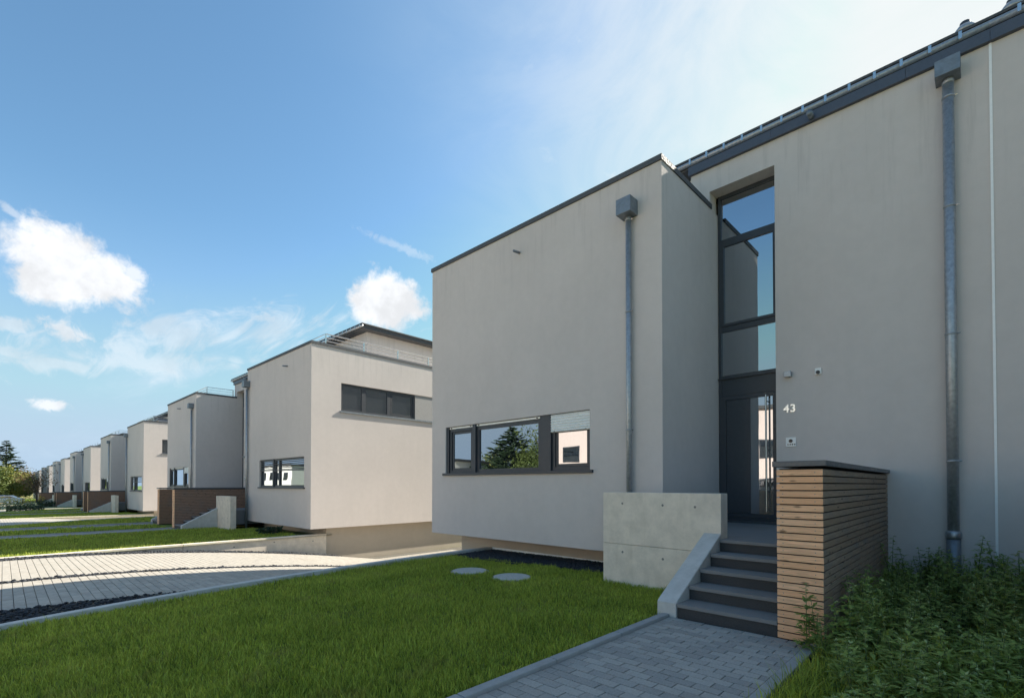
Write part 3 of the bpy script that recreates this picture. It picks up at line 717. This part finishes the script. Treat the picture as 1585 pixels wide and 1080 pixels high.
# driveway paving of the first drive, real blocks
def drive_pavers():
    par = [o for o in bpy.data.objects if o.name == 'driveway'][0]
    lanes = [(-9.42, -11.98), (-12.26, -16.2)]
    W_, L_, g = .12, .24, .006; cells = []
    for x1, x0 in lanes:
        y = -3.0; row = 0
        while y < 13.0:
            a = x1; first = L_ / 2 if row % 2 else L_
            while a > x0 + .02:
                b = max(a - first, x0); cells.append((b, a, y, y + W_)); a = b; first = L_
            y += W_; row += 1
    def key(c):
        x, y = (c[0] + c[1]) / 2, (c[2] + c[3]) / 2; dep = -.694 * (x + PX) + .72 * y
        u = 792.5 + 760 * (.72 * (x + PX) + .694 * y) / max(dep, .1)
        return (0 if 0 < u < 1000 else 1, x * x + y * y)
    cells.sort(key=key); rest = MB()
    for i, (xa, xb, ya, yb) in enumerate(cells):
        h = rng.uniform(-.0015, .0015); gg = g / 2
        c = [(xa + gg, ya + gg), (xb - gg, ya + gg), (xb - gg, yb - gg), (xa + gg, yb - gg)]; e = .004
        c2 = [(xa + gg + e, ya + gg + e), (xb - gg - e, ya + gg + e), (xb - gg - e, yb - gg - e), (xa + gg + e, yb - gg - e)]
        vs = [(x, y, drive_z(x, y) - .05) for x, y in c] + [(x, y, drive_z(x, y) - .004 + h) for x, y in c] + [(x, y, drive_z(x, y) + h) for x, y in c2]
        fs = [(0, 1, 5, 4), (1, 2, 6, 5), (2, 3, 7, 6), (3, 0, 4, 7), (4, 5, 9, 8), (5, 6, 10, 9), (6, 7, 11, 10), (7, 4, 8, 11), (8, 9, 10, 11)]
        if i < 300: MB().add(vs, fs).build('paver', 'drive_paver', par, recalc=False)
        else: rest.add(vs, fs)
    tag(rest.build('pavers', 'drive_paver', par, recalc=False), kind='stuff')
drive_pavers()

# ------------------------------------------------------------------ gravel
def gravel(name, label, regions, zf, count, s0, s1, seed):
    r = np.random.default_rng(seed); areas = np.array([(a[1] - a[0]) * (a[3] - a[2]) for a in regions]); pick = r.choice(len(regions), count, p=areas / areas.sum())
    rg = np.array(regions)[pick]; x = rg[:, 0] + r.random(count) * (rg[:, 1] - rg[:, 0]); y = rg[:, 2] + r.random(count) * (rg[:, 3] - rg[:, 2])
    z = np.array([zf(a, b) for a, b in zip(x, y)])
    base = np.array([(1, 0, 0), (-1, 0, 0), (0, 1, 0), (0, -1, 0), (0, 0, 1), (0, 0, -1), (.7, .7, .45), (-.7, .6, .5), (.6, -.7, .5), (-.65, -.65, .4)])
    tri = np.array([(6, 4, 0), (6, 2, 4), (6, 0, 2), (7, 4, 2), (7, 1, 4), (7, 2, 1), (8, 4, 3), (8, 0, 4), (8, 3, 0), (9, 4, 1), (9, 3, 4), (9, 1, 3), (5, 2, 0), (5, 1, 2), (5, 3, 1), (5, 0, 3)])
    s = r.uniform(s0, s1, count); ang = r.random(count) * 6.28; ca, sa = np.cos(ang), np.sin(ang)
    v = base[None] * (1 + r.uniform(-.28, .28, (count, 10, 1))) * np.stack([s * r.uniform(.8, 1.5, count), s, s * r.uniform(.5, .8, count)], 1)[:, None]
    vx = v[..., 0] * ca[:, None] - v[..., 1] * sa[:, None]; vy = v[..., 0] * sa[:, None] + v[..., 1] * ca[:, None]
    V = np.stack([vx + x[:, None], vy + y[:, None], v[..., 2] + (z + s * .3 + r.uniform(-.3, .5, count) * s)[:, None]], -1).reshape(-1, 3)
    T = (tri[None] + (np.arange(count) * 10)[:, None, None]).reshape(-1)
    o = np_mesh(name, V, [3] * (count * 16), T, 'gravel'); o.location = pair_loc(0)[0]; tag(o, label, 'gravel', kind='stuff'); return o
gravel('house_gravel', 'dark gravel strip below the front wall of number 43', [(XK + .08, -4.4, 7.02, 8.04), (XK + .08, -6.5, 6.75, 7.02)], lambda x, y: lawn_l(x, y) + .02, 9000, .011, .021, 1)
gravel('drive_gravel', 'dark gravel strips along and between the driveway paving', [(-9.42, XK - .07, -3, 8.2), (-12.26, -11.98, -3, 8.2), (-16.93, -16.2, -3, 8.2)], lambda x, y: drive_z(x, y) - .012, 11000, .014, .03, 2)

# manhole covers
for k, (x, y) in enumerate(((-6.55, 5.72), (-5.58, 5.78))):
    z = lawn_l(x - PX, y); mh = empty('manhole_cover', (x, y, z))
    MB().tube([(0, 0, -.05), (0, 0, .028), (0, 0, .034)], [.30, .30, .292], 40).build('cover', 'manhole', mh)
    MB().tube([(0, 0, -.05), (0, 0, .020)], .335, 40).build('ring', 'kerbstone', mh)
    tag(mh, ['round concrete manhole cover in the lawn, left and farther of two', 'round concrete manhole cover in the lawn, nearer the concrete wall'][k], 'manhole cover', 'manhole covers')

# ------------------------------------------------------------------ grass
def grass(name, label, n, region, zf, seed, h0, h1, w0, loc, rz=0, keep=None, mt='grass_blade', camd=True, bias=0.0, lean=.5):
    r = np.random.default_rng(seed); x0, x1, y0, y1 = region
    x = r.uniform(x0, x1, n * 3); y = r.uniform(y0, y1, n * 3)
    wx, wy = x + loc[0], y + loc[1]
    dep = -.694 * wx + .72 * wy; uu = 792.5 + 760 * (.72 * wx + .694 * wy) / np.maximum(dep, .2)
    vv = 739.4 + 760 * 1.5 / np.maximum(dep, .2); d = np.hypot(wx, wy)
    ok = (r.random(n * 3) < np.minimum(1, (4.0 / np.maximum(d, .5)) ** bias))
    if camd: ok &= (dep > .9) & (uu > -260) & (uu < 1850) & (vv < 1250)
    if keep is not None: ok &= keep(x, y)
    x, y, d = x[ok][:n], y[ok][:n], d[ok][:n]; n = len(x)
    z = np.array([zf(a, b) for a, b in zip(x, y)])
    pat = .5 + .5 * np.sin(x * 2.3 + 1.7 * np.sin(y * 1.9)) * np.sin(y * 2.9 + 1.3 * np.sin(x * 2.7))
    tuft = .5 + .5 * np.sin(x * 21 + 2.1 * np.sin(y * 17)) * np.sin(y * 23 + 1.9 * np.sin(x * 19))
    h = r.uniform(h0, h1, n) * (.75 + .45 * pat) * (.7 + .6 * tuft) * np.where(r.random(n) < .04, 1.5, 1); w = w0 * r.uniform(.7, 1.3, n) * (1 + d * .05)
    a = r.random(n) * 6.283; ln = r.uniform(.1, lean, n) * h; la = a + r.normal(0, .7, n) + 1.57
    cx, cy = np.cos(a) * w, np.sin(a) * w; lx, ly = np.cos(la) * ln, np.sin(la) * ln
    P = np.zeros((n, 5, 3))
    P[:, 0] = np.stack([x - cx, y - cy, z - .01], 1); P[:, 1] = np.stack([x + cx, y + cy, z - .01], 1)
    P[:, 2] = np.stack([x + cx * .75 + lx * .4, y + cy * .75 + ly * .4, z + h * .6], 1); P[:, 3] = np.stack([x - cx * .75 + lx * .4, y - cy * .75 + ly * .4, z + h * .6], 1)
    P[:, 4] = np.stack([x + lx, y + ly, z + h], 1)
    base = (np.arange(n) * 5)[:, None]; lp = (base + np.array([[0, 1, 2, 3, 3, 2, 4]])).reshape(-1); sz = np.tile([4, 3], n)
    o = np_mesh(name, P.reshape(-1, 3), sz, lp, mt); o.location = loc; o.rotation_euler = (0, 0, rz); tag(o, label, 'grass', kind='stuff'); return o
mh = [(-6.65, 5.72), (-5.68, 5.78)]
def keep0(x, y):
    k = np.ones(len(x), bool)
    for a, b in mh: k &= np.hypot(x - a, y - b) > .325 + .03 * np.sin(9 * np.arctan2(y - b, x - a))
    edge = 7.0 - .26 * np.clip((-6.2 - x) / 2.0, 0, 1) + .05 * np.sin(x * 6) + .03 * np.sin(x * 17)
    k &= (y < edge) & ~((x > -4.42) & (y > 6.46)) & ~((x > -2.86) & (y > 5.16)); return k
L0 = pair_loc(0)[0]
grass('lawn_grass', 'short green lawn grass in front of number 43', 210000, (XK + .085, -2.765, -1, 7.05), lawn_l, 11, .032, .072, .0030, L0, keep=keep0, bias=.8, lean=.75)
def bedkeep(x, y): return (y < 5.1) | (x > -1.12)
grass('bed_grass', 'loose tall grass along the path edge before the weeds', 16000, (-1.17, 1.2, 1.2, 6.0), lambda x, y: -.03, 12, .07, .19, .0026, L0, keep=bedkeep, lean=.9, bias=.6)
for n in (1, 2):
    loc, rz = pair_loc(n)
    def keepn(x, y): return ~((np.abs(x) > 2.5) & (np.abs(x) < 4.45) & (y > 6.4)) & (y < 7.2)
    grass('lawn_grass', ['', 'lawn between the second house and the driveway', 'lawn in front of the third house'][n], 50000 if n == 1 else 20000, (2.8, 9.4, YS, 7.3), lawn_r, 20 + n, .05, .09, .004, loc, rz, keep=keepn, camd=False, bias=0)
    grass('lawn_grass', ['', 'lawn on the far side of the second house paths', 'farther lawn of the third house'][n], 24000 if n == 1 else 12000, (XK + .08, -2.8, YS, 7.0), lawn_l, 30 + n, .05, .09, .005, loc, rz, keep=keepn, camd=False)
    grass('lawn_grass', ['', 'grass strip between the two paths of the second house', 'grass strip between the two paths of the third house'][n], 9000, (-1.15, 1.15, YS, 5.0), lambda x, y: -.03, 40 + n, .06, .12, .005, loc, rz, camd=False)

# ------------------------------------------------------------------ weeds
def leaf(V, F, p, d, l, w, r):
    d = d.normalized(); s = d.cross(Vector((0, 0, 1)))
    s = s.normalized() if s.length > .01 else Vector((1, 0, 0)); up = s.cross(d)
    m = p + d * l * .45 + up * l * .05; t = p + d * l - up * l * r.uniform(.05, .3); b = len(V)
    V += [p, m + s * w - up * w * .3, t, m - s * w - up * w * .3, m]
    F += [(b, b + 1, b + 4), (b + 1, b + 2, b + 4), (b + 2, b + 3, b + 4), (b + 3, b, b + 4)]
def weed(V, F, SV, SF, TV, TF, base, h, r, bushy=1.0):
    nst = 1 + int(r.random() * 2.2 * bushy)
    for k in range(nst):
        a = r.random() * 6.28; tilt = r.uniform(.03, .28); dirv = Vector((math.cos(a) * tilt, math.sin(a) * tilt, 1)).normalized()
        hh = h * r.uniform(.7, 1.05); mb = MB(); p0 = base + Vector((r.uniform(-.03, .03), r.uniform(-.03, .03), 0))
        tip = p0 + dirv * hh + Vector((r.uniform(-.03, .03), r.uniform(-.03, .03), 0))
        mb.tube([p0, (p0 + tip) / 2, tip], [.0045, .0035, .0015], 4, cap=False); b = len(SV); SV += mb.v; SF += [tuple(i + b for i in f) for f in mb.f]
        m = int(hh / .022)
        for i in range(m):
            t = (i + r.random()) / m; p = p0.lerp(tip, t); aa = i * 2.4 + r.random(); out = Vector((math.cos(aa), math.sin(aa), r.uniform(-.15, .5)))
            br = r.uniform(.02, .13) * (1.15 - t) * bushy
            q = p + out.normalized() * br
            if br > .03:
                for kk in range(3):
                    o2 = (out + Vector((r.uniform(-.8, .8), r.uniform(-.8, .8), r.uniform(-.3, .6))))
                    leaf(V, F, p.lerp(q, .4 + .3 * kk), o2, r.uniform(.045, .10) * (1.2 - .4 * t), r.uniform(.009, .020), r)
            if t > .6:
                for kk in range(2): leaf(TV, TF, p, out + Vector((r.uniform(-.6, .6), r.uniform(-.6, .6), .7)), r.uniform(.015, .04), r.uniform(.005, .010), r)
            leaf(V, F, p, out, r.uniform(.05, .125) * (1.15 - .55 * t), r.uniform(.010, .023), r)
def weeds_mesh(name, label, spots, seed, single=False):
    r = random.Random(seed); V, F, SV, SF, TV, TF = [], [], [], [], [], []
    for (x, y, h) in spots: weed(V, F, SV, SF, TV, TF, Vector((x, y, -.03)), h, r, 1.25 if not single else .8)
    e = empty(name, L0); 
    for nm, a, b, m in (('leaves', V, F, 'weed_leaf'), ('stems', SV, SF, 'stem'), ('flower_spikes', TV, TF, 'weed_pale')):
        mb = MB(); mb.v = [tuple(p) for p in a]; mb.f = b; o = mb.build(nm, m, e, recalc=False)
        if not single: o['kind'] = 'stuff'
    return e
wr = random.Random(5); sp = []
for i in range(400):
    x = wr.uniform(-1.12, 1.14); y = wr.uniform(3.1, 9.2)
    if y < 5.6 and x < -1.12 + .17 * (5.6 - y): continue
    h = (.60 + .14 * math.sin(x * 3 + y)) * wr.uniform(.6, 1.15) * (.55 + .45 * min(1, max(0, (y - 3.4) / 2))) + (.03 if y > 7.5 else 0)
    sp.append((x, y, h))
wt = weeds_mesh('weed_thicket', '', sp, 3); tag(wt, 'dense dark green weed thicket beside the timber screen', 'weeds', kind='stuff')
tw = weeds_mesh('tall_weed', '', [(-1.24, 5.02, .62), (-1.21, 5.05, .5), (-1.27, 5.06, .34)], 9, True); tag(tw, 'single tall pale weed growing at the front corner of the timber screen', 'weed')
for k, (x, y, h, lb) in enumerate(((-1.08, 4.78, .36, 'short pale weed just right of the tall weed at the screen corner'), (-.30, 4.1, .45, 'upright weed standing before the thicket near the bottom edge'), (-1.04, 8.6, .75, 'dark weed growing against the far end of the timber screen'))):
    tag(weeds_mesh('weed', '', [(x, y, h), (x + .05, y - .04, h * .7)], 20 + k, True), lb, 'weed')

# ------------------------------------------------------------------ trees, hedges
def quads(name, C, D, U, m, parent):
    n = len(C); P = np.stack([C - D, C + U * .55, C + D, C - U * .55], 1).reshape(-1, 3)
    return np_mesh(name, P, [4] * n, np.arange(4 * n), m, parent)
def rdir(r, n):
    v = r.normal(size=(n, 3)); return v / np.linalg.norm(v, axis=1, keepdims=True)
def broadleaf(loc, h, rad, m, seed, label, nclump=46, per=70, size=.16, bare=.3, name='tree', group=None):
    r = np.random.default_rng(seed); e = empty(name, loc); tb = MB()
    tb.tube([(0, 0, -.3), (.05, 0, h * .3), (.0, .08, h * .75)], [h * .022, h * .016, h * .005], 8)
    cc = []
    for i in range(nclump):
        d = rdir(r, 1)[0]; k = r.random() ** .4
        c = np.array([d[0] * rad * k, d[1] * rad * k, h * (bare + (1 - bare) * .5) + d[2] * h * (1 - bare) * .5 * k]); cc.append(c)
        if i % 2 == 0: tb.tube([(0, 0, h * (bare * .8 + .3 * r.random())), tuple(c * [.6, .6, 1] - [0, 0, .06 * h]), tuple(c)], [h * .008, h * .005, h * .002], 5, cap=False)
    tb.build('trunk', 'bark', e, smooth=True, recalc=False)
    C = np.concatenate([c + r.normal(size=(per, 3)) * np.array([1, 1, .75]) * rad * .17 for c in cc]); n = len(C)
    D = rdir(r, n) * size * r.uniform(.6, 1.3, (n, 1)); U = np.cross(D, rdir(r, n)); quads('crown', C, D, U, m, e)
    tag(e, label, 'tree', group); return e
def conifer(loc, h, rad, seed, label, name='conifer_tree', group=None):
    r = np.random.default_rng(seed); e = empty(name, loc)
    MB().tube([(0, 0, -.3), (0, 0, h * .5), (0, 0, h)], [h * .022, h * .013, .02], 8).build('trunk', 'bark', e, smooth=True)
    C, D = [], []; z = h * .14
    while z < h * .99:
        R_ = rad * (1 - z / h) ** .8 * 1.02 + .12; k = 8
        for a in r.random(k) * 6.283:
            L_ = R_ * r.uniform(.7, 1.12); up = r.uniform(-.05, .38)
            m = max(8, int(L_ * 16)); t = r.random(m) ** .7
            d = np.array([math.cos(a), math.sin(a), up])
            p = np.outer(t * L_, d); p[:, 2] += z; sd = np.array([-math.sin(a), math.cos(a), 0])
            off = r.normal(size=(m, 1)) * .16 * L_ * (1 - t[:, None] * .6); p = p + off * sd
            C.append(p); D.append((d + sd * np.sign(off) * .8) * r.uniform(.13, .3, (m, 1)))
        z += h * .028
    C = np.concatenate(C); D = np.concatenate(D); U = np.cross(D, rdir(r, len(C))) * .55 + np.array([0, 0, .05]); quads('crown', C, D, U, 'conifer', e)
    tag(e, label, 'tree', group); return e
def hedge(name, loc, sx, sy, h, m, seed, label, n=900, size=.09):
    r = np.random.default_rng(seed); e = empty(name, loc); C = np.stack([r.uniform(-sx, sx, n), r.uniform(-sy, sy, n), r.random(n) ** .6 * h], 1)
    C[:, 2] *= .75 + .25 * np.sin(C[:, 0] * 2.3) * np.cos(C[:, 1] * 1.7)
    D = rdir(r, n) * size; quads('foliage', C, D, np.cross(D, rdir(r, n)), m, e)
    sb = MB()
    for i in range(7): sb.tube([(sx * (i - 3) / 4, 0, -.1), (sx * (i - 3) / 4 + .1, .05, h * .7)], .02, 5, cap=False)
    sb.build('stems', 'bark', e); tag(e, label, 'shrub'); return e
def ground_at(u, v_unused, x):                   # y of the sight line for column u at distance x
    d = sky_dir(u, 752.0); t = x / d.x; return d.y * t
def far(u, x, dz=0.0): return (x, ground_at(u, 0, x), gz(x) + dz)
conifer(far(9, -150), 13.2, 5.4, 1, 'tall dark conifer at the far left edge behind the row', group='trees at the end of the row')
conifer(far(-22, -160), 11.5, 5.2, 2, 'second dark conifer, cut by the left edge', group='trees at the end of the row')
broadleaf(far(13, -130), 6.6, 3.4, 'broad_yellow', 3, 'yellow-green tree in front of the tall conifer', 60, 90, .2, .18, group='trees at the end of the row')
broadleaf(far(30, -138), 6.0, 2.6, 'broad_green', 4, 'green bushy tree right of the conifer', 50, 80, .2, .2, group='trees at the end of the row')
broadleaf(far(-12, -126), 6.4, 3.2, 'broad_green', 14, 'leafy tree cut by the left edge, before the conifers', 50, 80, .2, .15, group='trees at the end of the row')
broadleaf(far(57, -82, -.05), 5.0, 1.9, 'autumn', 5, 'young thin tree with sparse leaves before the distant houses', 40, 26, .10, .38, group='trees at the end of the row')
hedge('yellow_shrub', far(35, -104), 1.6, 2.4, 1.5, 'hedge_yellow', 1, 'bright yellow flowering shrub in the distance')
hedge('dark_shrub', far(40, -62), 1.2, 1.2, .8, 'hedge_dark', 2, 'low dark shrub on the distant lawn')
hedge('dark_shrub', far(15, -70), 2.0, 2.0, .8, 'hedge_dark', 3, 'wide dark shrub at the left edge of the distant lawn')
hedge('screen_shrub', far(71, -78), 1.0, .8, 1.0, 'hedge_dark', 4, 'small dark bush by the third screen')
hedge('bed_shrub', (pair_loc(1)[0] + Vector((7.6, 6.9, .0))), .5, .35, .35, 'hedge_dark', 6, 'small dark bush under the corner of the second house', 500, .06)

# parked cars in the distance
def car(loc, rz, paint, label):
    e = empty('parked_car', loc, rz)
    prof = [(-2.1, .35), (-2.15, .75), (-1.9, .95), (-1.35, 1.0), (-.75, 1.42), (.75, 1.46), (1.5, 1.05), (2.1, .95), (2.15, .5), (2.05, .35)]
    MB().prism([(x, -.85, z) for x, z in prof], (0, 1.7, 0)).build('body', paint, e, bevel=.06)
    for s in (-1, 1):
        MB().prism([(x, s * .853, z) for x, z in ((-1.15, 1.02), (-.68, 1.36), (.70, 1.38), (1.3, 1.04))], (0, s * .006, 0)).build('side_window', 'glass_dim', e)
        for x in (-1.35, 1.35):
            w = MB().tube([(x, s * .66, .32), (x, s * .88, .32)], .32, 20).build('wheel', 'tyre', e)
            MB().tube([(x, s * .88, .32), (x, s * .89, .32)], .2, 16).build('rim', 'alu_light', w)
        B(-2.17, -2.1, s * .55, s * .8, .62, .75).build('headlight', 'alu_light', e); B(2.1, 2.17, s * .58, s * .8, .68, .82).build('tail_light', 'hedge_yellow', e)
    tag(e, label, 'car', 'parked cars at the end of the row')
car(far(8, -112, .02), R(78), 'car_white', 'white car parked at the far left among the trees')
car(far(-4, -120, .02), R(80), 'car_blue', 'blue car behind the white one, cut by the left edge')

# small yellow building beyond the trees
def far_house(loc, sx, sy, h, m, label, name='building', winm='glass_dim', rows=(1.2, 4.2), pitch=3.0):
    e = empty(name, loc)
    B(-sx, sx, -sy, sy, -1, h).build('wall', m, e); B(-sx - .2, sx + .2, -sy - .2, sy + .2, h + .003, h + .25).build('roof', 'roof_dark', e)
    for z in rows:
        a = -sx + 1.0
        while a < sx - 1.6:
            w = B(a, a + 1.7, sy + .01, sy + .05, z, z + 1.35).build('window', 'anthracite', e); B(a + .08, a + 1.62, sy + .052, sy + .06, z + .08, z + 1.27).build('pane', winm, w); a += pitch
        b = -sy + 1.0
        while b < sy - 1.6:
            w = B(sx + .01, sx + .05, b, b + 1.5, z, z + 1.35).build('window', 'anthracite', e); B(sx + .052, sx + .06, b + .08, b + 1.42, z + .08, z + 1.27).build('pane', winm, w); b += pitch
    tag(e, label, 'building'); return e
m_plaster('plaster_yellow', (.72, .60, .34)); m_plaster('plaster_white', (.70, .68, .64))
far_house(far(48, -260), 6, 5.5, 7.2, 'plaster_yellow', 'yellow building beyond the trees at the end of the row', rows=(1.2, 4.0))
# the other side of the street (seen mirrored in the window panes)
far_house((-18.2, -25, gz(-20)), 10, 5, 7.6, 'plaster_pink', 'pale pink house across the street, mirrored in the panes of number 43', rows=(1.0, 3.9), winm='glass')
far_house((-46, -21, gz(-47)), 5.5, 2.5, 4.7, 'plaster_white', 'low white garage across the street, mirrored in the left pane', rows=(1.0,))
far_house((-92, -25, gz(-92)), 8, 4, 6.2, 'plaster_white', 'white house across the street, mirrored in the front panes of the second house', rows=(1.0, 3.7))
conifer((-37.5, -24, gz(-38)), 8.6, 5.6, 7, 'conifer across the street, mirrored in the wide pane', group='trees across the street')
broadleaf((-31.8, -23.5, gz(-34)), 8.2, 3.4, 'broad_green', 8, 'leafy tree across the street, mirrored beside the conifer', 60, 110, .15, .12, group='trees across the street')
broadleaf((-42, -27, gz(-42)), 6.5, 2.8, 'broad_yellow', 9, 'yellowish tree across the street, mirrored behind the garage', 50, 100, .15, .12, group='trees across the street')
